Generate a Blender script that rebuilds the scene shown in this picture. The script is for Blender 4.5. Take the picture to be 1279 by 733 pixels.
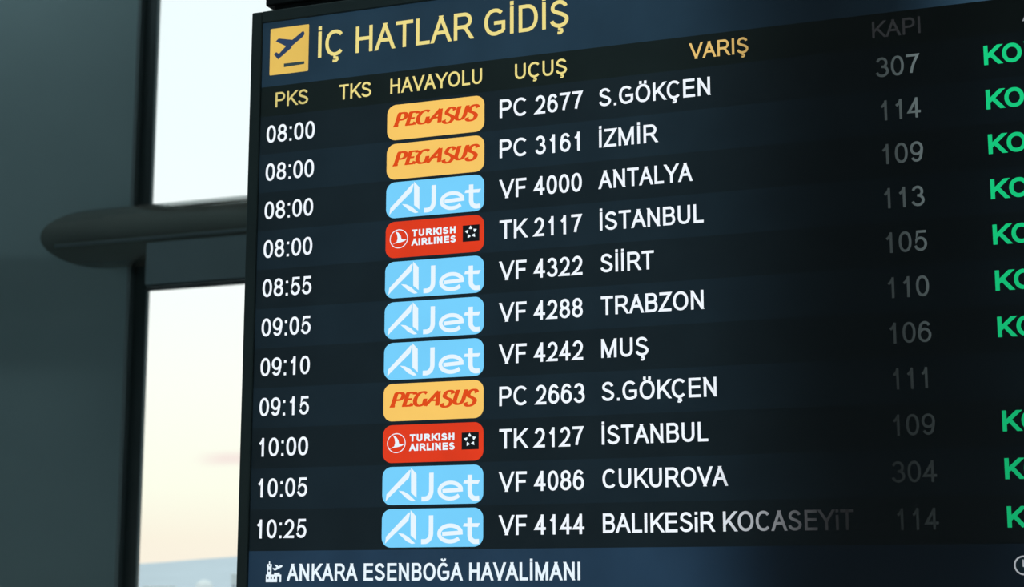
import bpy, bmesh, math, random
from mathutils import Vector, Matrix
from mathutils.noise import noise as pnoise

for o in list(bpy.data.objects):
    bpy.data.objects.remove(o)
scene = bpy.context.scene
COL = scene.collection
R = math.radians
ZB = 2.585                      # height of the board's row zero above the floor
PITCH = 0.08                    # one timetable row is 8 cm

# ------------------------------------------------------------------ camera
cam = bpy.data.cameras.new('camera')
cam.sensor_width = 36.0
cam.lens = 59.274
cam.clip_start = 0.05
cam.clip_end = 20000
cam.dof.use_dof = True
cam.dof.focus_distance = 3.12
cam.dof.aperture_fstop = 7.5
camo = bpy.data.objects.new('camera', cam)
COL.objects.link(camo)
camo.location = (0.83266, -2.93763, -0.98451 + ZB)
camo.rotation_mode = 'XYZ'
camo.rotation_euler = (R(90 + 10.0526), 0, R(21.0616))
scene.camera = camo

# ------------------------------------------------------------------ view
vs = scene.view_settings
vs.view_transform = 'Standard'
vs.look = 'None'
vs.exposure = 0.0
vs.gamma = 1.0
vs.use_curve_mapping = False

# ------------------------------------------------------------------ sky
world = bpy.data.worlds.new('morning_sky')
scene.world = world
world.use_nodes = True
nt = world.node_tree
nt.nodes.clear()
N = nt.nodes.new
out = N('ShaderNodeOutputWorld')
bg = N('ShaderNodeBackground')
tc = N('ShaderNodeTexCoord')
sep = N('ShaderNodeSeparateXYZ')
ramp = N('ShaderNodeValToRGB')
mr = N('ShaderNodeMapRange')
mr.inputs['From Min'].default_value = 0.0
mr.inputs['From Max'].default_value = 0.5
nt.links.new(tc.outputs['Generated'], sep.inputs[0])
nt.links.new(sep.outputs['Z'], mr.inputs['Value'])
nt.links.new(mr.outputs[0], ramp.inputs[0])
cr = ramp.color_ramp
cr.elements[0].position = 0.0
cr.elements[0].color = (0.97, 0.85, 0.73, 1)
cr.elements[1].position = 1.0
cr.elements[1].color = (0.86, 0.97, 1.0, 1)
for p_, c_ in ((0.06, (0.98, 0.885, 0.74)), (0.12, (1.0, 0.985, 0.83)), (0.24, (1.0, 0.995, 0.92)),
               (0.36, (0.96, 1.0, 0.99)), (0.52, (0.91, 0.99, 1.0))):
    e = cr.elements.new(p_)
    e.color = (*c_, 1)
# one thin pink streak of cloud low over the hills
def mrange(src, a, b, smooth=True):
    n = N('ShaderNodeMapRange')
    n.interpolation_type = 'SMOOTHSTEP' if smooth else 'LINEAR'
    n.inputs['From Min'].default_value = a
    n.inputs['From Max'].default_value = b
    nt.links.new(src, n.inputs['Value'])
    return n.outputs[0]
def mth(op, a, b):
    n = N('ShaderNodeMath')
    n.operation = op
    for k, q in enumerate((a, b)):
        if isinstance(q, (int, float)): n.inputs[k].default_value = q
        else: nt.links.new(q, n.inputs[k])
    return n.outputs[0]
az = mth('DIVIDE', sep.outputs['X'], mth('MAXIMUM', sep.outputs['Y'], 0.05))
nz = N('ShaderNodeTexNoise')
nz.inputs['Scale'].default_value = 14.0
nt.links.new(tc.outputs['Generated'], nz.inputs['Vector'])
zz_ = mth('ADD', sep.outputs['Z'], mth('MULTIPLY', mth('SUBTRACT', nz.outputs['Fac'], 0.5), 0.006))
streak = mth('MULTIPLY', mrange(zz_, 0.0705, 0.0765), mrange(zz_, 0.0835, 0.0770))
streak = mth('MULTIPLY', streak, mth('MULTIPLY', mrange(az, -0.625, -0.592), mrange(az, -0.30, -0.45)))
mulo = mth('MULTIPLY', streak, 0.8)
mx = N('ShaderNodeMixRGB')
mx.inputs['Color2'].default_value = (0.93, 0.76, 0.72, 1)
nt.links.new(mulo, mx.inputs['Fac'])
nt.links.new(ramp.outputs['Color'], mx.inputs['Color1'])
nt.links.new(mx.outputs[0], bg.inputs['Color'])
bg.inputs['Strength'].default_value = 1.06
nt.links.new(bg.outputs[0], out.inputs['Surface'])

# ------------------------------------------------------------------ unseen lamps added to light the hall
def area(name, loc, rot, sx, sy, energy, color):
    l = bpy.data.lights.new(name, 'AREA')
    l.shape = 'RECTANGLE'
    l.size, l.size_y, l.energy, l.color = sx, sy, energy, color
    o = bpy.data.objects.new(name, l)
    COL.objects.link(o)
    o.location = loc
    o.rotation_euler = rot
    return o

area('added_hall_light', (-6.5, 4.35, 6.95), (0, 0, R(25)), 3.4, .2, 21, (0.74, 0.95, 1.0))  # added wash down the left wall, lamp out of view
area('added_hall_light', (-1.5, -3.0, 6.95), (0, 0, 0), 5.0, 1.2, 70, (0.74, 0.95, 1.0))  # added fill for the whole hall, lamp out of view

# ------------------------------------------------------------------ materials
def mat(name, col, rough=0.5, metal=0.0, spec=0.5, var=0.0, vscale=3.0, bump=0.0, bscale=60.0):
    m = bpy.data.materials.new(name)
    m.use_nodes = True
    t = m.node_tree
    b = t.nodes['Principled BSDF']
    b.inputs['Base Color'].default_value = (*col, 1)
    b.inputs['Roughness'].default_value = rough
    b.inputs['Metallic'].default_value = metal
    b.inputs['Specular IOR Level'].default_value = spec
    tcn = t.nodes.new('ShaderNodeTexCoord')
    if var:
        n = t.nodes.new('ShaderNodeTexNoise')
        n.inputs['Scale'].default_value = vscale
        n.inputs['Detail'].default_value = 4
        r = t.nodes.new('ShaderNodeValToRGB')
        r.color_ramp.elements[0].position = 0.3
        r.color_ramp.elements[1].position = 0.7
        r.color_ramp.elements[0].color = (*[c * (1 - var) for c in col], 1)
        r.color_ramp.elements[1].color = (*[min(1, c * (1 + var)) for c in col], 1)
        t.links.new(tcn.outputs['Object'], n.inputs['Vector'])
        t.links.new(n.outputs['Fac'], r.inputs[0])
        t.links.new(r.outputs[0], b.inputs['Base Color'])
    if bump:
        n2 = t.nodes.new('ShaderNodeTexNoise')
        n2.inputs['Scale'].default_value = bscale
        bp = t.nodes.new('ShaderNodeBump')
        bp.inputs['Strength'].default_value = bump
        bp.inputs['Distance'].default_value = 0.002
        t.links.new(tcn.outputs['Object'], n2.inputs['Vector'])
        t.links.new(n2.outputs['Fac'], bp.inputs['Height'])
        t.links.new(bp.outputs[0], b.inputs['Normal'])
    return m

def lin(c):
    return tuple(((x / 255) / 12.92 if x / 255 <= 0.04045 else ((x / 255 + 0.055) / 1.055) ** 2.4) for x in c)

def pixels(name, rgb, grain=0.0):
    """lit display pixels: light given off by the screen, scaled by a brightness painted per vertex"""
    m = bpy.data.materials.new(name)
    m.use_nodes = True
    t = m.node_tree
    b = t.nodes['Principled BSDF']
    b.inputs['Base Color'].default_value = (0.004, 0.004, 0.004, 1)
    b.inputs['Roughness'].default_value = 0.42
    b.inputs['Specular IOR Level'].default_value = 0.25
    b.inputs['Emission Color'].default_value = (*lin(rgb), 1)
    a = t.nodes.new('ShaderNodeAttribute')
    a.attribute_name = 'pixel_level'
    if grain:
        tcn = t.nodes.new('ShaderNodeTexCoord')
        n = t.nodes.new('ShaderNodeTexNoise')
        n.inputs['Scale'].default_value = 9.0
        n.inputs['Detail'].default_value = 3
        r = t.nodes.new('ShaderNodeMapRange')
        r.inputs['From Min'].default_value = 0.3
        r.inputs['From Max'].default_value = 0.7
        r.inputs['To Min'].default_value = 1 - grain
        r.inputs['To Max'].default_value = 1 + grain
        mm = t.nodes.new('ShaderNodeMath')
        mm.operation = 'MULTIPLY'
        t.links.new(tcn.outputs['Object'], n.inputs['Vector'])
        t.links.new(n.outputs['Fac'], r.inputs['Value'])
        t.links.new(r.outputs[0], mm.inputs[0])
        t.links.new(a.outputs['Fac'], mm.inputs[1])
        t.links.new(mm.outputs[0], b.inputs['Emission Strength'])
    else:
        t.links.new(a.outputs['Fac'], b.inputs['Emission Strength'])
    return m

M = {
    'header': pixels('header_blue_pixels', (32, 54, 70), 0.10),
    'heading': pixels('heading_strip_pixels', (18, 28, 28), 0.12),
    'rowdark': pixels('dark_row_pixels', (21, 33, 39), 0.10),
    'rowlight': pixels('light_row_pixels', (24, 39, 48), 0.10),
    'footer': pixels('footer_blue_pixels', (32, 55, 76), 0.10),
    'white': pixels('white_pixels', (240, 247, 255)),
    'yellow': pixels('yellow_pixels', (236, 219, 136)),
    'tile': pixels('pictogram_yellow_pixels', (226, 188, 92), 0.06),
    'navy': pixels('pictogram_navy_pixels', (42, 62, 94)),
    'greybar': pixels('pictogram_bar_pixels', (48, 68, 72)),
    'gate': pixels('gate_number_pixels', (212, 238, 240)),
    'amber': pixels('amber_heading_pixels', (250, 208, 124)),
    'green': pixels('green_pixels', (20, 200, 125)),
    'orange': pixels('badge_orange_pixels', (248, 200, 102), 0.03),
    'red': pixels('badge_red_pixels', (219, 58, 28), 0.08),
    'cyan': pixels('badge_sky_blue_pixels', (118, 208, 253), 0.03),
    'rust': pixels('rust_lettering_pixels', (222, 74, 24)),
    'ice': pixels('pale_lettering_pixels', (232, 246, 255)),
    'blackpx': pixels('black_pixels', (16, 20, 24)),
    'dim': pixels('dim_edge_pixels', (13, 26, 34)),
    'bezel': mat('black_bezel', (0.038, 0.058, 0.058), 0.45, 0, 0.4, 0.1, 5),
    'cabinet': mat('black_cabinet', (0.006, 0.008, 0.009), 0.5, 0.2, 0.3, 0.1, 5),
    'steel': mat('brushed_rod_steel', (0.12, 0.13, 0.13), 0.35, 0.9),
    'wall': mat('blue_grey_wall_paint', (0.32, 0.44, 0.46), 0.6, 0, 0.3, 0.035, 1.6, 0.12, 35),
    'mullion': mat('dark_window_frame', (0.045, 0.062, 0.064), 0.45, 0.3, 0.4, 0.1, 3),
    'bead': mat('grey_glazing_bead', (0.20, 0.25, 0.26), 0.4, 0.3, 0.5, 0.05, 3),
    'tube': mat('dark_painted_tube', (0.34, 0.355, 0.315), 0.13, 0.55, 0.8, 0.06, 2),
    'transom': mat('grey_transom_panel', (0.20, 0.27, 0.29), 0.5, 0.1, 0.4, 0.06, 2),
    'floor': mat('polished_stone_floor', (0.38, 0.39, 0.38), 0.25, 0, 0.5, 0.15, 2),
    'ceiling': mat('ceiling_panels', (0.30, 0.32, 0.33), 0.8, 0, 0.3, 0.05, 1),
    'hill': mat('hazy_blue_hill', (0.59, 0.66, 0.71), 1.0, 0, 0.0, 0.05, 0.01),  # distance haze is baked into this pale blue
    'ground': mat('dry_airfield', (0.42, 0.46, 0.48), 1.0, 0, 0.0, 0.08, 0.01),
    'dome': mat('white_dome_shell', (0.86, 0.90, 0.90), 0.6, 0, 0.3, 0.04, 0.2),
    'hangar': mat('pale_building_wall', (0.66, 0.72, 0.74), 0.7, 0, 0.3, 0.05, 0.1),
    'windowdark': mat('far_window_glass', (0.25, 0.32, 0.38), 0.2),
}
g = bpy.data.materials.new('window_glass')
g.use_nodes = True
t = g.node_tree
t.nodes.clear()
o_ = t.nodes.new('ShaderNodeOutputMaterial')
tr = t.nodes.new('ShaderNodeBsdfTransparent')
tr.inputs['Color'].default_value = (0.975, 0.99, 0.985, 1)
gl = t.nodes.new('ShaderNodeBsdfGlossy')
gl.inputs['Roughness'].default_value = 0.02
mi = t.nodes.new('ShaderNodeMixShader')
fr = t.nodes.new('ShaderNodeFresnel')
fr.inputs['IOR'].default_value = 1.2
t.links.new(fr.outputs[0], mi.inputs[0])
t.links.new(tr.outputs[0], mi.inputs[1])
t.links.new(gl.outputs[0], mi.inputs[2])
t.links.new(mi.outputs[0], o_.inputs['Surface'])
M['glass'] = g

# ------------------------------------------------------------------ object helpers
def link(name, me, m=None, parent=None, loc=None):
    if m is not None:
        me.materials.append(m)
    o = bpy.data.objects.new(name, me)
    COL.objects.link(o)
    if parent is not None:
        o.parent = parent
    if loc is not None:
        o.location = loc
    return o

def tag(o, label=None, cat=None, group=None, kind=None):
    if label: o['label'] = label
    if cat: o['category'] = cat
    if group: o['group'] = group
    if kind: o['kind'] = kind
    return o

def box_bm(bm, x0, x1, y0, y1, z0, z1, bevel=0.0):
    r = bmesh.ops.create_cube(bm, size=1)
    for v in r['verts']:
        v.co = Vector((x0 + (v.co.x + .5) * (x1 - x0), y0 + (v.co.y + .5) * (y1 - y0), z0 + (v.co.z + .5) * (z1 - z0)))
    if bevel:
        es = list({e for v in r['verts'] for e in v.link_edges})
        bmesh.ops.bevel(bm, geom=es, offset=bevel, segments=3, affect='EDGES', profile=0.5)

def mesh_of(name, bm):
    me = bpy.data.meshes.new(name)
    bm.to_mesh(me)
    bm.free()
    return me

def box(name, x0, x1, y0, y1, z0, z1, m, parent=None, bevel=0.0):
    """a box whose object origin sits at its base centre"""
    c = Vector(((x0 + x1) / 2, (y0 + y1) / 2, z0))
    bm = bmesh.new()
    box_bm(bm, x0 - c.x, x1 - c.x, y0 - c.y, y1 - c.y, 0, z1 - z0, bevel)
    o = link(name, mesh_of(name, bm), m, parent, c)
    return o

# ------------------------------------------------------------------ brightness levels painted into the display's vertices
def interp(x, xs, ys):
    if x <= xs[0]: return ys[0]
    for i in range(1, len(xs)):
        if x <= xs[i]:
            k = (x - xs[i - 1]) / (xs[i] - xs[i - 1])
            return ys[i - 1] + k * (ys[i] - ys[i - 1])
    return ys[-1]

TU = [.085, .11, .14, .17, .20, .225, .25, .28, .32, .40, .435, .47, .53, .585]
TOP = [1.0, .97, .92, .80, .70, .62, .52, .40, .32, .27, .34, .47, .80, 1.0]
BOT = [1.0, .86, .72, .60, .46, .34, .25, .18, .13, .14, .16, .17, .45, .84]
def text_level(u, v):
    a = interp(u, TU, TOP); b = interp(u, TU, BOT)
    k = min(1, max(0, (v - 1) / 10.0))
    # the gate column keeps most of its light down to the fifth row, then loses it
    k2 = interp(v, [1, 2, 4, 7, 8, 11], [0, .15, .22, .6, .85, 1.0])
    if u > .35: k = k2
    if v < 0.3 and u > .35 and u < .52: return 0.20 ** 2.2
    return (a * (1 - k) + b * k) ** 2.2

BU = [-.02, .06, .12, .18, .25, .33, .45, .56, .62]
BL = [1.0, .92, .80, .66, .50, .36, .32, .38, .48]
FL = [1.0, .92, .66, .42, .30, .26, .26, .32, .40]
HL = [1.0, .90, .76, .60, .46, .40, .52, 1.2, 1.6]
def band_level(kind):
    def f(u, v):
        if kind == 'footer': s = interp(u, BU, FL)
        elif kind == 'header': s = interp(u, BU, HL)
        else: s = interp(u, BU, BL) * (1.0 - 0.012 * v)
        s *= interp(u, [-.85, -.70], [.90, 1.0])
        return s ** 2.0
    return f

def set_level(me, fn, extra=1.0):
    at = me.attributes.new('pixel_level', 'FLOAT', 'POINT')
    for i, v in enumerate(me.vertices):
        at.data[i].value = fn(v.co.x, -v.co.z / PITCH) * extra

# every part of the display is modelled in the board's own coordinates: x along the rows, z up, y out of the screen
board = bpy.data.objects.new('departures_board', None)
COL.objects.link(board)
board.location = (0, 0, ZB)
tag(board, 'large dark hanging airport departures board with yellow headings and airline badges', 'information board')

def flat(name, polys, layer, m, parent, fn=text_level, extra=1.0):
    """flat lit shapes lying on the screen; polys in board metres (x, z)"""
    vs_, fs = [], []
    for p in polys:
        n = len(vs_)
        vs_ += [(a, -layer * 0.0006, b) for a, b in p]
        area_ = sum(p[i][0] * p[(i + 1) % len(p)][1] - p[(i + 1) % len(p)][0] * p[i][1] for i in range(len(p)))
        idx = list(range(n, n + len(p)))
        fs.append(idx if area_ > 0 else idx[::-1])
    me = bpy.data.meshes.new(name)
    me.from_pydata(vs_, [], fs)
    set_level(me, fn, extra)
    return link(name, me, m, parent)

def slab(name, u0, u1, v0, v1, m, parent, fn, depth=0.006, nu=48, nv=3):
    bm = bmesh.new()
    rows = []
    for j in range(nv + 1):
        z = -(v0 + (v1 - v0) * j / nv) * PITCH
        rows.append([bm.verts.new((u0 + (u1 - u0) * i / nu, 0, z)) for i in range(nu + 1)])
    for j in range(nv):
        for i in range(nu):
            bm.faces.new((rows[j + 1][i], rows[j + 1][i + 1], rows[j][i + 1], rows[j][i]))
    ed = [e for e in bm.edges if e.is_boundary]
    r = bmesh.ops.extrude_edge_only(bm, edges=ed)
    for v in r['geom']:
        if isinstance(v, bmesh.types.BMVert):
            v.co.y += depth
    bmesh.ops.holes_fill(bm, edges=[e for e in bm.edges if e.is_boundary])
    me = mesh_of(name, bm)
    set_level(me, fn)
    return link(name, me, m, parent)

# ------------------------------------------------------------------ stroke lettering
def arc(cx, cy, rx, ry, a0, a1, n=14, e=2.0):
    o = []
    for i in range(n + 1):
        a = R(a0 + (a1 - a0) * i / n)
        c, s = math.cos(a), math.sin(a)
        k = 2.0 / e
        o.append((cx + rx * math.copysign(abs(c) ** k, c), cy + ry * math.copysign(abs(s) ** k, s)))
    return o

S_ = arc(.5, .755, .44, .245, 12, 90, 6) + arc(.5, .755, .44, .245, 90, 200, 9)[1:] + [(.2, .61), (.42, .545), (.62, .495), (.86, .41)] + arc(.5, .26, .5, .26, 12, -90, 8)[0:] + arc(.5, .26, .5, .26, -90, -172, 7)[1:]
BOWL = lambda x, y1, y0: arc(x, (y1 + y0) / 2, 1 - x, (y1 - y0) / 2, 90, -90, 12)
# glyph: advance, left bearing, ink width (em/1000, Helvetica-like), strokes ('c' = ends cut level at base and cap line)
CED = [(.50, -.06), (.50, -.15), (.66, -.17), (.68, -.25), (.58, -.31), (.38, -.30)]
C_ = arc(.52, .5, .52, .5, 42, 318, 26, 2.15)
G_ = arc(.51, .5, .51, .5, 45, 300, 24, 2.15) + [(.93, .09), (1, .17), (1, .46), (.56, .46)]
K_ = [('', [(0, 0), (0, 1)]), ('c', [(0, .33), (.96, 1)]), ('c', [(.34, .58), (1, 0)])]
GL = {
    'A': (667, -2, 670, [('c', [(0.02, 0), (.5, 1)]), ('c', [(.5, 1), (.98, 0)]), ('', [(.2, .345), (.8, .345)])]),
    'B': (667, 73, 552, [('', [(0, 0), (0, 1)]), ('', [(0, 1)] + [(a * .94, b) for a, b in BOWL(.62, 1, .53)] + [(0, .53)]), ('', [(0, .53)] + BOWL(.66, .53, 0) + [(0, 0)])]),
    'C': (722, 50, 640, [('', C_)]),
    'Ç': (722, 50, 640, [('', C_), ('t', CED)]),
    'D': (722, 77, 595, [('', [(0, 0), (0, 1)]), ('', [(0, 1)] + arc(.42, .5, .58, .5, 90, -90, 16, 2.15) + [(0, 0)])]),
    'E': (667, 79, 539, [('', [(0, 0), (0, 1)]), ('', [(0, 1), (.97, 1)]), ('', [(0, .53), (.92, .53)]), ('', [(0, 0), (1, 0)])]),
    'F': (611, 82, 484, [('', [(0, 0), (0, 1)]), ('', [(0, 1), (1, 1)]), ('', [(0, .5), (.87, .5)])]),
    'G': (778, 52, 660, [('', G_)]),
    'Ğ': (778, 52, 660, [('', G_), ('t', arc(.5, 1.40, .2, .17, 190, 350, 8))]),
    'H': (722, 80, 562, [('', [(0, 0), (0, 1)]), ('', [(1, 0), (1, 1)]), ('', [(0, .53), (1, .53)])]),
    'I': (278, 93, 94, [('', [(.5, 0), (.5, 1)])]),
    'İ': (278, 93, 94, [('', [(.5, 0), (.5, 1)]), ('', [(.5, 1.21), (.5, 1.23)])]),
    'i': (222, 66, 94, [('', [(.5, 0), (.5, .69)]), ('', [(.5, 1.0), (.5, 1.002)])]),
    'K': (667, 73, 590, K_),
    'L': (556, 73, 450, [('', [(0, 0), (0, 1)]), ('', [(0, 0), (1, 0)])]),
    'M': (833, 74, 685, [('', [(0, 0), (0, 1)]), ('c', [(0.02, 1), (.5, 0)]), ('c', [(.5, 0), (.98, 1)]), ('', [(1, 0), (1, 1)])]),
    'N': (722, 76, 562, [('', [(0, 0), (0, 1)]), ('c', [(0.02, 1), (.98, 0)]), ('', [(1, 0), (1, 1)])]),
    'O': (778, 48, 682, [('', arc(.5, .5, .5, .5, 0, 360, 32, 2.1))]),
    'Ö': (778, 48, 682, [('', arc(.5, .5, .5, .5, 0, 360, 32, 2.1)), ('', [(.3, 1.17), (.3, 1.21)]), ('', [(.7, 1.17), (.7, 1.21)])]),
    'P': (667, 77, 550, [('', [(0, 0), (0, 1)]), ('', [(0, 1)] + BOWL(.6, 1, .455) + [(0, .455)])]),
    'R': (722, 79, 610, [('', [(0, 0), (0, 1)]), ('', [(0, 1)] + [(a * .93, b) for a, b in BOWL(.6, 1, .465)] + [(0, .465)]), ('c', [(.48, .465), (.62, .42), (1, 0)])]),
    'S': (667, 45, 572, [('', S_)]),
    'Ş': (667, 45, 572, [('', S_), ('t', CED)]),
    'T': (611, 23, 565, [('', [(0, 1), (1, 1)]), ('', [(.5, 1), (.5, 0)])]),
    'U': (722, 79, 565, [('', [(0, 1), (0, .38)] + arc(.5, .36, .5, .36, 180, 360, 16, 2.2) + [(1, .38), (1, 1)])]),
    'V': (667, 4, 660, [('c', [(0.0, 1), (.5, 0)]), ('c', [(.5, 0), (1, 1)])]),
    'Y': (667, 3, 660, [('c', [(0, 1), (.5, .42)]), ('c', [(1, 1), (.5, .42)]), ('', [(.5, .47), (.5, 0)])]),
    'Z': (611, 20, 565, [('', [(.06, 1), (1, 1), (0, 0), (1, 0)])]),
    '0': (556, 42, 468, [('', arc(.5, .5, .5, .5, 0, 360, 28, 2.2))]),
    '1': (556, 109, 260, [('', [(1, 0), (1, 1)]), ('', [(1, .97), (.55, .80), (0, .70)])]),
    '2': (556, 30, 473, [('', arc(.52, .70, .46, .30, 172, 0, 12) + [(.93, .56), (.72, .36), (.30, .14), (.02, .0), (1, 0)])]),
    '3': (556, 42, 473, [('', arc(.46, .745, .44, .255, 165, -65, 13) + [(.42, .53)]), ('', [(.42, .53)] + arc(.48, .265, .52, .265, 75, -168, 15))]),
    '4': (556, 13, 495, [('', [(.76, .99), (.02, .27), (1, .27)]), ('', [(.74, 0), (.74, 1)])]),
    '5': (556, 35, 480, [('', [(.92, 1), (.24, 1), (.10, .47)] + arc(.5, .325, .5, .325, 138, -165, 18))]),
    '6': (556, 38, 475, [('', arc(.53, .68, .45, .32, 28, 150, 9) + [(.03, .55), (0, .36)] + arc(.5, .32, .5, .32, 180, 530, 22))]),
    '7': (556, 47, 465, [('', [(0, 1), (1, 1), (.66, .62), (.42, .28), (.32, 0)])]),
    '8': (556, 41, 470, [('', arc(.5, .76, .43, .24, 0, 360, 22)), ('', arc(.5, .265, .5, .265, 0, 360, 22))]),
    '9': (556, 42, 475, [('', [(1 - a, 1 - b) for a, b in arc(.53, .68, .45, .32, 28, 150, 9) + [(.03, .55), (0, .36)] + arc(.5, .32, .5, .32, 180, 530, 22)])]),
    ':': (278, 90, 100, [('', [(.5, 0), (.5, .02)]), ('', [(.5, .68), (.5, .70)])]),
    '.': (278, 90, 100, [('', [(.5, -.01), (.5, .02)])]),
    ' ': (278, 0, 0, []),
}

def clip(poly, y, keep_above):
    o = []
    for i in range(len(poly)):
        a, b = poly[i], poly[(i + 1) % len(poly)]
        ia = (a[1] >= y) == keep_above
        ib = (b[1] >= y) == keep_above
        if ia: o.append(a)
        if ia != ib and a[1] != b[1]:
            k = (y - a[1]) / (b[1] - a[1])
            o.append((a[0] + k * (b[0] - a[0]), y))
    return o

def stroke(pts, w, nib=None, extend=0.0, ends=(True, True)):
    """quads along a centre line; nib=(a,b) gives half-widths for level and upright travel"""
    p = [pts[0]]
    for q in pts[1:]:
        if abs(q[0] - p[-1][0]) + abs(q[1] - p[-1][1]) > 1e-6: p.append(q)
    closed = len(p) > 3 and abs(p[0][0] - p[-1][0]) + abs(p[0][1] - p[-1][1]) < 1e-5
    if closed: p = p[:-1]
    n = len(p)
    P = [Vector(q) for q in p]
    if extend and not closed:
        if ends[0]: P[0] = P[0] - (P[1] - P[0]).normalized() * extend
        if ends[1]: P[-1] = P[-1] + (P[-1] - P[-2]).normalized() * extend
    L, Rr = [], []
    for i in range(n):
        d0 = (P[i] - P[i - 1]) if (i > 0 or closed) else None
        d1 = (P[(i + 1) % n] - P[i]) if (i < n - 1 or closed) else None
        if d0 is None: d0 = d1
        if d1 is None: d1 = d0
        n0 = Vector((-d0.y, d0.x)).normalized()
        n1 = Vector((-d1.y, d1.x)).normalized()
        m_ = n0 + n1
        if m_.length < 1e-4: m_ = n0
        m_.normalize()
        k = 1.0 / max(0.42, m_.dot(n0))
        hw = w / 2
        if nib: hw = math.hypot(nib[0] * m_.x, nib[1] * m_.y) / 2
        L.append(P[i] + m_ * hw * k)
        Rr.append(P[i] - m_ * hw * k)
    o = []
    for i in range(n if closed else n - 1):
        j = (i + 1) % n
        o.append([tuple(L[i]), tuple(Rr[i]), tuple(Rr[j]), tuple(L[j])])
    return o

POLY_COUNT = {}
def text_polys(s, u0, u1, base_v, cap, weight=0.145, nib=None, slant=0.0, track=0.0):
    """lettering whose ink runs from u0 to u1 on a base line; cap height in metres"""
    z0 = -base_v * PITCH
    x = 0; items = []
    for ch in s:
        adv, lsb, ink, st = GL[ch]
        items.append((x + lsb, ink, st, ch))
        x += adv + track
    ink_items = [i for i in items if i[2]]
    lo = ink_items[0][0]
    hi = ink_items[-1][0] + ink_items[-1][1]
    k = (u1 - u0) / (hi - lo)
    w = cap * weight
    polys = []
    POLY_COUNT.clear()
    for gx, ink, st, ch in ink_items:
        before = len(polys)
        a = u0 + (gx - lo) * k
        b = a + ink * k
        iw = max(b - a - w, 0)
        if ch in 'Iİi:.': 
            a = (a + b) / 2 - w / 2; iw = 0
        ca = a + w / 2
        for fl, pts in st:
            q = [(ca + px * iw if iw else ca, z0 + w / 2 + py * (cap - w)) for px, py in pts]
            if ch in ':.':
                q = [(ca, z0 + py * cap + (0 if i else 0)) for i, (px, py) in enumerate(pts)]
                q = [(ca, q[0][1]), (ca, q[0][1] + w * 1.05)]
            elif ch in 'Iİi' or fl == '':
                # upright ends reach the base and cap line
                def ends(pp):
                    pp = list(pp)
                    for e0, e1 in ((0, 1), (-1, -2)):
                        if abs(pp[e0][0] - pp[e1][0]) < 1e-7:
                            d = 1 if pp[e0][1] > pp[e1][1] else -1
                            pp[e0] = (pp[e0][0], pp[e0][1] + d * w / 2)
                        elif abs(pp[e0][1] - pp[e1][1]) < 1e-7:
                            d = 1 if pp[e0][0] > pp[e1][0] else -1
                            pp[e0] = (pp[e0][0] + d * w / 2, pp[e0][1])
                    return pp
                if len(q) < 40 and not (abs(q[0][0] - q[-1][0]) + abs(q[0][1] - q[-1][1]) < 1e-7): q = ends(q)
            if fl == 't':
                pl = stroke(q, w * 0.72)
            else:
                wn = (nib[0] * cap, nib[1] * cap) if nib else None
                pl = stroke(q, w, wn, extend=w * 1.6 if fl == 'c' else 0,
                            ends=(pts[0][1] in (0, 1), pts[-1][1] in (0, 1)))
            if fl == 'c':
                pl = [clip(clip(p_, z0, True), z0 + cap, False) for p_ in pl]
                pl = [p_ for p_ in pl if len(p_) > 2]
            polys += pl
        POLY_COUNT[ch] = len(polys) - before
    if slant:
        polys = [[(px + (pz - z0) * slant, pz) for px, pz in p_] for p_ in polys]
    return polys

def text(name, s, u0, u1, v, cap, m, parent, layer=1, weight=0.145, extra=1.0, **kw):
    polys = text_polys(s, u0, u1, v, cap, weight, **kw)
    # one part for each word
    o, at = None, 0
    for word in s.split(' '):
        n = sum(POLY_COUNT[c] for c in word)
        o = flat(name, polys[at:at + n], layer, m, parent, extra=extra)
        at += n
    return o

# ------------------------------------------------------------------ the departures board
UR = 1.02                                     # right end of the lit screens
def bbox(name, u0, u1, y0, y1, v0, v1, m, bevel=0.0, parent=None):
    bm = bmesh.new()
    box_bm(bm, u0, u1, y0, y1, -v1 * PITCH, -v0 * PITCH, bevel)
    return link(name, mesh_of(name, bm), m, parent or board)

bbox('cabinet', -.8750, UR + .0240, .0085, .13, -2.50, 12.68, M['cabinet'], .003)
bz = bbox('bezel', -.8757, -.8515, -.006, .02, -2.52, 12.70, M['bezel'], .003)
bbox('bezel', UR, UR + .0245, -.006, .02, -2.52, 12.70, M['bezel'], .003)
bbox('bezel', -.8515, UR, -.006, .02, -2.52, -2.215, M['bezel'], .002)
bbox('bezel', -.8515, UR, -.006, .02, 12.42, 12.70, M['bezel'], .002)
tag(bbox('mounting_housing', -.8480, UR, .0, .05, -6.2, -2.685, M['cabinet'], .004), 'black housing directly above the screens')
bbox('mounting_neck', -.8300, UR - .02, .008, .045, -2.70, -2.50, M['cabinet'])
for u in (-.55, .65):
    bm = bmesh.new()
    bmesh.ops.create_cone(bm, cap_ends=True, segments=20, radius1=.018, radius2=.018, depth=3.92)
    for v in bm.verts: v.co += Vector((u, .025, 6.2 * PITCH + 1.96))
    link('suspension_rod', mesh_of('suspension_rod', bm), M['steel'], board)

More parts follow.
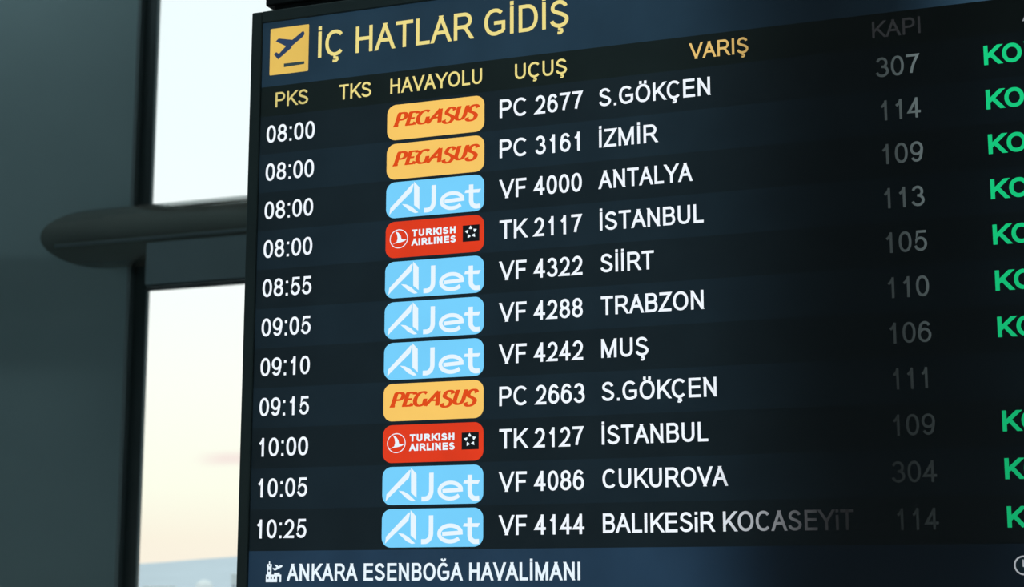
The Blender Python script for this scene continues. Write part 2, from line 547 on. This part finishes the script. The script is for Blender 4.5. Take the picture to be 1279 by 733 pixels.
hd = tag(slab('header_band', -.8515, UR, -2.215, -.49, M['header'], board, band_level('header'), nv=4), 'navy blue band with the board title')
text('title_lettering', 'İÇ HATLAR GİDİŞ', -.7215, -.1815, -1.10, .0555, M['yellow'], hd, weight=.135)
cap_r = .39 * PITCH
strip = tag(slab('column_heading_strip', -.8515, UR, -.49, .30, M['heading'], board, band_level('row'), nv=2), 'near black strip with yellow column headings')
for s, a, b in (('PKS', -.8178, -.7425), ('TKS', -.6727, -.6005), ('HAVAYOLU', -.5585, -.3612), ('UÇUŞ', -.2922, -.1856), ('VARIŞ', .0566, .1680), ('KAPI', .3945, .4790), ('A', .6535, .6835)):
    text('column_heading', s, a, b, .078, cap_r, M['white'] if s in ('A', 'KAPI') else M['amber' if s == 'VARIŞ' else 'yellow'], strip, weight=.14,
         extra=.82 if s == 'VARIŞ' else (.8 if s == 'PKS' else (.3 if s == 'A' else (.8 if s == 'KAPI' else 1.0))))

# pictogram
def nrm(pts, u0, v0, W, H):
    return [(u0 + a * W, -(v0 + H * (1 - b)) * PITCH) for a, b in pts]

def round_rect(u0, u1, v0, v1, r, n=8):
    z0, z1 = -v1 * PITCH, -v0 * PITCH
    p = []
    for cx, cy, a in ((u1 - r, z1 - r, 0), (u0 + r, z1 - r, 90), (u0 + r, z0 + r, 180), (u1 - r, z0 + r, 270)):
        p += [(cx + r * math.cos(R(a + 90 * i / n)), cy + r * math.sin(R(a + 90 * i / n))) for i in range(n + 1)]
    return p

pic = tag(flat('pictogram_tile', [round_rect(-.8335, -.7440, -2.033, -.786, .0025)], 1, M['tile'], board), 'yellow tile with a climbing aeroplane')
flat('aeroplane_symbol', [nrm([(.837, .864), (.860, .868), (.878, .85), (.890, .815), (.885, .784), (.83, .734), (.567, .574), (.564, .542), (.218, .325), (.107, .444), (.167, .49), (.214, .455), (.248, .451), (.415, .59), (.144, .723), (.22, .777), (.581, .71)], -.8335, -2.03, .0893, 1.245)], 2, M['navy'], pic)
flat('runway_bar', [nrm([(.374, .219), (.903, .216), (.904, .158), (.376, .142)], -.8335, -2.03, .0893, 1.245)], 2, M['greybar'], pic)

# flights
FL_ = [
    ('08:00', 'O', 'PC 2677', 'S.GÖKÇEN', .0944, '307', 1),
    ('08:00', 'O', 'PC 3161', 'İZMİR', -.0083, '114', 1),
    ('08:00', 'B', 'VF 4000', 'ANTALYA', .0574, '109', 1),
    ('08:00', 'R', 'TK 2117', 'İSTANBUL', .0770, '113', 1),
    ('08:55', 'B', 'VF 4322', 'SİİRT', -.0184, '105', 1),
    ('09:05', 'B', 'VF 4288', 'TRABZON', .0738, '110', 1),
    ('09:10', 'B', 'VF 4242', 'MUŞ', -.0314, '106', 1),
    ('09:15', 'O', 'PC 2663', 'S.GÖKÇEN', .0944, '111', 0),
    ('10:00', 'R', 'TK 2127', 'İSTANBUL', .0773, '109', 1),
    ('10:05', 'B', 'VF 4086', 'CUKUROVA', .1112, '304', 1),
    ('10:25', 'B', 'VF 4144', 'BALIKESiR KOCASEYiT', .3315, '114', 1),
]
BU0, BW, BH = -.5643, .2083, .905
cap_t = .0368
T_LEFT = {'1': -.8367, '0': -.8362}
def badge(kind, i):
    v0 = i - .648 if i > 2 else i - .625
    name = 'airline_badge'
    N_ = lambda pts: nrm(pts, BU0, v0, BW, BH)
    zc = -(v0 + BH) * PITCH
    H_ = BH * PITCH
    m = {'O': M['orange'], 'B': M['cyan'], 'R': M['red']}[kind]
    b = flat(name, [round_rect(BU0, BU0 + BW, v0, v0 + BH, .0188, 10)], 1, m, board)
    if kind == 'O':
        tag(b, 'orange badge with slanted rust red serif lettering')
        cap = .36 * H_
        z = zc + .385 * H_
        # broad-nib slanted capitals with flared feet
        ser = lambda x, y, w: [(x - w / 2, y), (x + w / 2, y)]
        GP = {
            'P': (.80, [[(.2, 0), (.2, 1)], [(0.08, 1), (.5, 1)] + arc(.5, .74, .32, .26, 90, -90, 10) + [(.3, .48)], ser(.2, .02, .42)]),
            'E': (.78, [[(.2, 0), (.2, 1)], [(.06, .98), (.8, .98)], [(.2, .52), (.66, .52)], [(.04, .03), (.76, .03)], [(.78, 1), (.78, .84)], [(.74, 0), (.8, .2)]]),
            'G': (.98, [arc(.5, .5, .47, .5, 50, 318, 22), [(.84, .44), (.84, .06)], [(.66, .44), (.98, .44)]]),
            'A': (.98, [[(-.12, .0), (.58, 1)], [(.58, 1), (.82, 0)], [(.18, .36), (.78, .36)], ser(-.1, .02, .24), ser(.82, .02, .3)]),
            'S': (.72, [[(a * .70 + .02, b_ * 1.16 - .16) for a, b_ in S_]]),
            'U': (.86, [[(.12, 1), (.12, .38)] + arc(.45, .34, .33, .34, 180, 300, 9), [(.78, 1), (.78, .34)] + arc(.45, .34, .33, .34, 0, -60, 5), ser(.12, .98, .34), ser(.78, .98, .3)]),
        }
        tot = sum(GP[c][0] + .14 for c in 'PEGASUS')
        kx = (.86 * BW) / tot
        x = BU0 + .065 * BW
        polys = []
        for c in 'PEGASUS':
            for st in GP[c][1]:
                q = [(x + a * kx, z + b_ * cap) for a, b_ in st]
                polys += stroke(q, 1, (.345 * cap, .14 * cap))
            x += (GP[c][0] + .14) * kx
        polys = [[(px + (pz - z) * .34, pz) for px, pz in p] for p in polys]
        flat('lettering', polys, 2, M['rust'], b)
    elif kind == 'B':
        tag(b, 'sky blue badge with white rounded lettering')
        W_ = lambda pts, w: stroke(N_(pts), w)
        flat('folded_letter', [N_([(.036, .10), (.044, .285), (.268, .90), (.285, .905), (.268, .70), (.064, .185)]),
                               N_([(.288, .965), (.343, .80), (.346, .179), (.291, .31)]),
                               N_([(.164, .375), (.216, .352), (.268, .27), (.336, .10), (.301, .09), (.249, .16)])], 2, M['ice'], b)
        w = .0088
        flat('lettering', W_([(.492, .82), (.492, .36)] + arc(.43, .36, .062, .215, 0, -90, 8)[1:] + [(.395, .145)], .0092)
             + W_([(.602, .335), (.784, .365)] + arc(.680, .345, .108, .205, 5, 180, 14)[1:] + arc(.680, .345, .108, .205, 180, 322, 12)[1:], w * .86)
             + W_([(.871, .74), (.871, .30)] + arc(.925, .30, .054, .17, 180, 270, 7)[1:] + [(.962, .135)], .0092)
             + [N_([(.806, .52), (.815, .60), (.970, .60), (.950, .50)])], 2, M['ice'], b)
    else:
        tag(b, 'red badge with a bird emblem and a black star square')
        cx, cy = BU0 + .137 * BW, zc + .52 * H_
        flat('bird_emblem', stroke(arc(cx, cy, .0187, .0182, 0, 360, 30), .0016)
             + [N_([(.100, .735), (.132, .69), (.157, .60), (.165, .50), (.116, .44), (.125, .533), (.119, .638)]),
                N_([(.116, .44), (.165, .505), (.185, .49), (.222, .500), (.194, .445), (.149, .415), (.097, .40), (.055, .352)])], 2, M['ice'], b)
        zz = lambda f: (-(zc + f * H_)) / PITCH
        pl = text_polys('TURKISH', BU0 + .272 * BW, BU0 + .716 * BW, zz(.550), .192 * H_, .255, track=25)
        pl += text_polys('AIRLINES', BU0 + .268 * BW, BU0 + .719 * BW, zz(.300), .192 * H_, .255, track=25)
        flat('lettering', pl, 2, M['ice'], b)
        sq = [N_([(.788, .738), (.956, .738), (.956, .292), (.788, .292)])]
        sx, sz = BU0 + .872 * BW, zc + .54 * H_
        flat('star_square', sq, 2, M['blackpx'], b)
        tri = []
        for k in range(5):
            a = R(90 + 72 * k)
            d = Vector((math.cos(a), math.sin(a)))
            e = Vector((-d.y, d.x))
            c = Vector((sx, sz)) + d * .0082
            tri.append([tuple(c + d * .0050 + e * .0012), tuple(c - d * .0012 + e * .0044), tuple(c - d * .0022 + e * .0002), tuple(c - d * .0012 - e * .0030)])
        flat('star_emblem', tri, 3, M['ice'], b)
    return b

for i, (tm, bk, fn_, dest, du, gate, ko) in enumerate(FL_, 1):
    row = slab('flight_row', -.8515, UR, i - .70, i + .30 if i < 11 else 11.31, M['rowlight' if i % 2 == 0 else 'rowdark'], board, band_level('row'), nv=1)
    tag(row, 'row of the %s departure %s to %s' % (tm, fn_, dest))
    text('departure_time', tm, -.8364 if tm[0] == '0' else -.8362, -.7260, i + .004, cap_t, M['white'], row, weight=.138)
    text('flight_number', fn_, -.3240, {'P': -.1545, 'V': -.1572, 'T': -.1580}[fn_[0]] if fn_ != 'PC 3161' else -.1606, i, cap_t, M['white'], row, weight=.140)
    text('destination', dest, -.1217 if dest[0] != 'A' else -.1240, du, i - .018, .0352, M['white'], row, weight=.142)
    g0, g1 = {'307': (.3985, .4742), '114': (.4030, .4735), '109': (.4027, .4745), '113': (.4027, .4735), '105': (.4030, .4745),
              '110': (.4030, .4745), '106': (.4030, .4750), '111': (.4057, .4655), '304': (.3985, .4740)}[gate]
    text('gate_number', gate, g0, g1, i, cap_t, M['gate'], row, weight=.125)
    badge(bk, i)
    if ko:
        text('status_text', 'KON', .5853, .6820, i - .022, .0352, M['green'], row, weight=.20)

# footer
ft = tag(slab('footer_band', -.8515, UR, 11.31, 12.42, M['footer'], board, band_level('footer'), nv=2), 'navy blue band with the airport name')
text('airport_name', 'ANKARA ESENBOĞA HAVALİMANI', -.7662, -.1665, 12.032, .0328, M['ice'], ft, weight=.155)
IC = lambda p: [(-.8125 + (a + .562) / .845 * .0338, -(12.058 - (b + .116) / .989 * .495) * PITCH) for a, b in p]
def rc(x0, x1, y0, y1): return [(x0, y0), (x1, y0), (x1, y1), (x0, y1)]
# crop pixels of the symbol turned into its own unit box
ic = lambda x0, x1, y0, y1: [(-.8125 + (a - 305) / 262 * .0338, -(12.058 - (645 - b) / 355 * .495) * PITCH) for a, b in rc(x0, x1, y0, y1)]
sym = flat('airport_symbol', [ic(352, 372, 290, 335), ic(318, 402, 335, 385), ic(326, 398, 385, 520), ic(305, 497, 516, 645), ic(445, 540, 485, 516), ic(497, 567, 516, 545), ic(540, 567, 545, 645),
                        [(-.8125 + (a - 305) / 262 * .0338, -(12.058 - (645 - b + (a - 440) * -.09) / 355 * .495) * PITCH) for a, b in
                         [(585, 345), (550, 345), (515, 368), (490, 345), (440, 345), (485, 385), (460, 410), (415, 402), (440, 440), (470, 440), (580, 370)]]], 1, M['ice'], ft)
flat('symbol_windows', [ic(355, 374, 358, 374), ic(344, 374, 434, 468), ic(333, 356, 550, 592), ic(389, 412, 550, 592), ic(444, 467, 550, 592)], 2, M['footer'], ft)
ccx, ccz = .6083, -11.756 * PITCH
clk = flat('clock_symbol', stroke(arc(ccx, ccz, .0148, .0148, 0, 360, 36), .0026) + stroke([(ccx - .001, ccz + .0095), (ccx - .001, ccz - .002)], .0022)
     + stroke([(ccx - .002, ccz - .001), (ccx + .007, ccz - .004)], .0022), 1, M['white'], ft, extra=.62)
flat('clock_face', [arc(ccx, ccz, .0135, .0135, 0, 350, 35)], .5, M['dim'], ft, fn=lambda u, v: 1.0)

# ------------------------------------------------------------------ hall: window wall, glass, transom tube
YW = 6.0
GX0, GZT0 = -5.060, 1.385 + ZB
XR = 9.0
FLR, CEI = 0.0, 7.0
def struct(o, label=None):
    return tag(o, label, kind='structure')
struct(box('floor', -11.0, XR + .3, -8.3, YW + .2, -.2, 0.0, M['floor']))
struct(box('ceiling', -11.0, XR + .3, -8.3, YW + .2, CEI, CEI + .2, M['ceiling']))
struct(box('wall_right', XR, XR + .3, -8.0, YW, 0.0, CEI, M['wall']))
struct(box('wall_back', -10.7, XR, -8.3, -8.0, 0.0, .1, M['wall']))
struct(box('wall_back', -10.7, XR, -8.3, -8.0, 1.5, CEI, M['wall']))

# left wall: a flat face turned about 25 degrees towards the hall
def prism(name, pts, z0, z1, m, parent=None):
    bm = bmesh.new()
    lo = [bm.verts.new((x, y, z0)) for x, y in pts]
    hi = [bm.verts.new((x, y, z1)) for x, y in pts]
    n = len(pts)
    bm.faces.new(lo[::-1]); bm.faces.new(hi)
    for i in range(n):
        j = (i + 1) % n
        bm.faces.new((lo[i], lo[j], hi[j], hi[i]))
    bmesh.ops.recalc_face_normals(bm, faces=bm.faces)
    return link(name, mesh_of(name, bm), m, parent)
dx, dy = -.906, -.423
E0 = Vector((-5.178, 5.945))
E1 = E0 + Vector((dx, dy)) * 6.0
# overhanging curve added to shade the lower wall, which sits back below the tube
def shade_setback(z):
    k = min(1, max(0, (1.12 + ZB - z) / .46))
    return .19 * k * k * (3 - 2 * k)
levels = [0, 1.2, 2.2, 3.0] + [.62 + ZB + .54 * i / 24 for i in range(25)] + [4.6, 5.8, CEI]
bm = bmesh.new()
rings = []
for z in levels:
    d = shade_setback(z)
    a = E0 + Vector((-.423, .906)) * d
    b = E1 + Vector((-.423, .906)) * d
    rings.append([bm.verts.new((p[0], p[1], z)) for p in ((a.x, min(a.y, YW + .12)), (b.x, b.y), (E1.x - .3, E1.y), (E1.x - .3, YW + .15), (a.x, YW + .15))])
for i in range(len(rings) - 1):
    for k in range(5):
        f = bm.faces.new((rings[i][k], rings[i][(k + 1) % 5], rings[i + 1][(k + 1) % 5], rings[i + 1][k]))
        f.smooth = k == 0
bm.faces.new(rings[0]); bm.faces.new(rings[-1])
bmesh.ops.recalc_face_normals(bm, faces=bm.faces)
for e in bm.edges:
    if len(e.link_faces) == 2 and e.calc_face_angle(0) > R(30): e.smooth = False
wl = struct(link('wall_left', mesh_of('wall_left', bm), M['wall']))
for z0, z1 in ((0, .12), (2.4, CEI)):
    struct(box('wall_left', E1.x - .3, E1.x, -8.0, E1.y, z0, z1, M['wall']))
struct(box('window_20', E1.x - .16, E1.x - .15, -8.0, E1.y, .12, 2.4, M['glass']), 'added low glazed strip in the side wall, for fill light and the tube highlight')  # unseen glazing added for fill and a glint on the tube
struct(box('window_21', -10.7, XR, -8.16, -8.15, .1, 1.5, M['glass']), 'added low glazed strip in the back wall, for fill light')  # unseen glazing added to let fill light in from behind
struct(prism('trim_1', [(E0.x + .016, E0.y - .006), (E0.x - .004, E0.y - .012), (E0.x - .004, YW + .16), (E0.x + .016, YW + .16)], 0, CEI, M['bead']), 'thin light edge strip of the left wall')

# sill, head and a run of posts
struct(box('wall_window', E0.x + .016, XR, YW, YW + .2, 0.0, .75, M['wall']))
struct(box('wall_window_head', E0.x + .016, XR, YW, YW + .2, 6.3, CEI, M['wall'])).name = 'wall_window'
BAY = 2.8
nb = 5
wn = 0
zl0, zl1 = .75, .885 + ZB
zu0, zu1 = GZT0, 6.3
for k in range(nb + 1):
    x0 = E0.x + .016 if k == 0 else GX0 + k * BAY - .10
    x1 = GX0 - .012 if k == 0 else GX0 + k * BAY
    if k == nb: x1 = XR
    p = struct(box('trim_2', x0, x1, YW - .014, YW + .012, .75, 6.3, M['mullion']), 'dark upright window post' if k else 'dark upright window post against the left wall')
    bx = x1
    b2 = box('glazing_bead', bx, bx + .012, YW - .016, YW + .012, .75 - .75, 6.3 - .75, M['bead'], None, .004)
    b2.parent = p
    b2.location = (bx + .006 - p.location.x, YW - .002 - p.location.y, 0)
    if k == nb: break
    gx0, gx1 = bx + .012, GX0 + (k + 1) * BAY - .10
    for z0, z1 in ((zu0, zu1), (zl0, zl1)):
        wn += 1
        w = struct(box('window_%d' % wn, gx0, gx1, YW, YW + .010, z0, z1, M['glass']), 'tall clear window pane %s the tube' % ('above' if z0 == zu0 else 'below'))
struct(box('trim_3', GX0 - .02, XR, YW - .03, YW + .012, zl1, zu0, M['mullion']), 'dark recessed transom between upper and lower panes')
# small step and fascia panel below the tube
struct(box('trim_4', -4.905, XR, 5.715, 5.730, .864 + ZB, 1.128 + ZB, M['transom'], None, .004), 'flat grey panel under the tube')
struct(box('trim_5', -4.90, XR, 5.716, 5.729, .850 + ZB, .864 + ZB, M['mullion']), 'dark drip edge below the grey panel')

# the tube, cut where it enters the slanted wall
TR, TY, TZ = .192, 5.90, 1.222 + ZB
bm = bmesh.new()
seg = 64
ringa, ringb = [], []
for i in range(seg):
    a = 2 * math.pi * i / seg
    y = TY + TR * math.cos(a); z = TZ + TR * math.sin(a)
    xl = E0.x + (min(y, YW + .05) - E0.y) * dx / dy - .30
    ringa.append(bm.verts.new((xl - 0, y, z)))
    ringb.append(bm.verts.new((XR - .005, y, z)))
for i in range(seg):
    j = (i + 1) % seg
    bm.faces.new((ringa[i], ringa[j], ringb[j], ringb[i]))
bm.faces.new(ringa); bm.faces.new(ringb)
bmesh.ops.recalc_face_normals(bm, faces=bm.faces)
for f in bm.faces: f.smooth = len(f.verts) == 4
for v in bm.verts: v.co -= Vector((-5.0, TY, TZ))
tube = link('transom_tube', mesh_of('transom_tube', bm), M['tube'], None, (-5.0, TY, TZ))
tag(tube, 'thick dark round tube crossing the window and running into the left wall', 'tube')
# slim grey rod added as the thin highlight line along the tube
bm = bmesh.new()
bmesh.ops.create_cone(bm, cap_ends=True, segments=16, radius1=.011, radius2=.011, depth=XR + 5.58 - .01,
                      matrix=Matrix.Rotation(math.pi / 2, 4, 'Y'))
for v in bm.verts: v.co += Vector(((XR - 5.58) / 2 + 5.0, -TR * .955, -.066))
for f in bm.faces: f.smooth = len(f.verts) == 4
link('highlight_strip', mesh_of('highlight_strip', bm), M['bead'], tube)
# ------------------------------------------------------------------ outside
bm = bmesh.new()
v_ = [bm.verts.new(c) for c in ((-6000, -600, 0), (4000, -600, 0), (4000, 6000, 0), (-6000, 6000, 0))]
bm.faces.new(v_)
struct(link('ground', mesh_of('ground', bm), M['ground'], None, (0, 0, -1.5)), 'pale airfield ground beyond the window')

# long ridge: a terrain strip with gentle noise
bm = bmesh.new()
random.seed(3)
nx, ny = 160, 10
rows = []
for j in range(ny + 1):
    r_ = []
    for i in range(nx + 1):
        x = -4200 + 5200 * i / nx
        y = 2050 + 1200 * j / ny
        ridge = 61.5 + (x + 1440) * .0615
        if x > -1400: ridge = 64 + 26 * math.sin((x + 1400) / 700.0)
        if x < -1700: ridge = 45.5 + 16 * math.sin((-1700 - x) / 520.0)
        h = ridge * math.sin(min(1, j / 4.0) * math.pi / 2) * (1 if j <= 5 else 1 - .12 * (j - 5))
        h += .5 * pnoise(Vector((x * .012, y * .01, 0)))
        r_.append(bm.verts.new((x, y, max(h, -2) if j else -2)))
    rows.append(r_)
for j in range(ny):
    for i in range(nx):
        f = bm.faces.new((rows[j][i], rows[j][i + 1], rows[j + 1][i + 1], rows[j + 1][i]))
        f.smooth = True
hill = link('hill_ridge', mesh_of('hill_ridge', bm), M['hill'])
tag(hill, 'hazy blue hill ridge on the horizon', kind='structure')

# pale dome on a low drum, out on the airfield
dome = bpy.data.objects.new('domed_tower', None)
COL.objects.link(dome)
dome.location = (-486.6, 800, -1.5)
tag(dome, 'pale rounded dome blurred at the foot of the hills', 'building')
bm = bmesh.new()
bmesh.ops.create_uvsphere(bm, u_segments=32, v_segments=20, radius=4.7)
for f in bm.faces: f.smooth = True
for v in bm.verts: v.co += Vector((0, 0, 5.2))
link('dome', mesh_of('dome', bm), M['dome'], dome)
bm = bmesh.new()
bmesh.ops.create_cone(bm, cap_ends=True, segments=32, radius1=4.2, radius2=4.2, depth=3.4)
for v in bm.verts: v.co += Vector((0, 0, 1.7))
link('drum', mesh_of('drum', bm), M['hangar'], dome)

def building(name, x, y, w, d, h, label):
    r = bpy.data.objects.new(name, None)
    COL.objects.link(r)
    r.location = (x, y, -1.5)
    tag(r, label, 'building')
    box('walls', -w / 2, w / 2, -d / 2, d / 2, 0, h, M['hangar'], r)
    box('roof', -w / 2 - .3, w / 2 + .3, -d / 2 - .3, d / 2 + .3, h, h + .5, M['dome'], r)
    n = max(2, int(w / 4))
    for i in range(n):
        xx = -w / 2 + (i + .5) * w / n
        box('window', xx - .8, xx + .8, -d / 2 - .05, -d / 2 + .1, h * .45, h * .45 + 1.6, M['windowdark'], r)
    return r
building('control_block', -464.5, 800, 7, 7, 12.5, 'pale block at the right edge of the lower window pane')
building('low_hangar', -518, 805, 16, 9, 6.0, 'low pale hangar left of the dome')
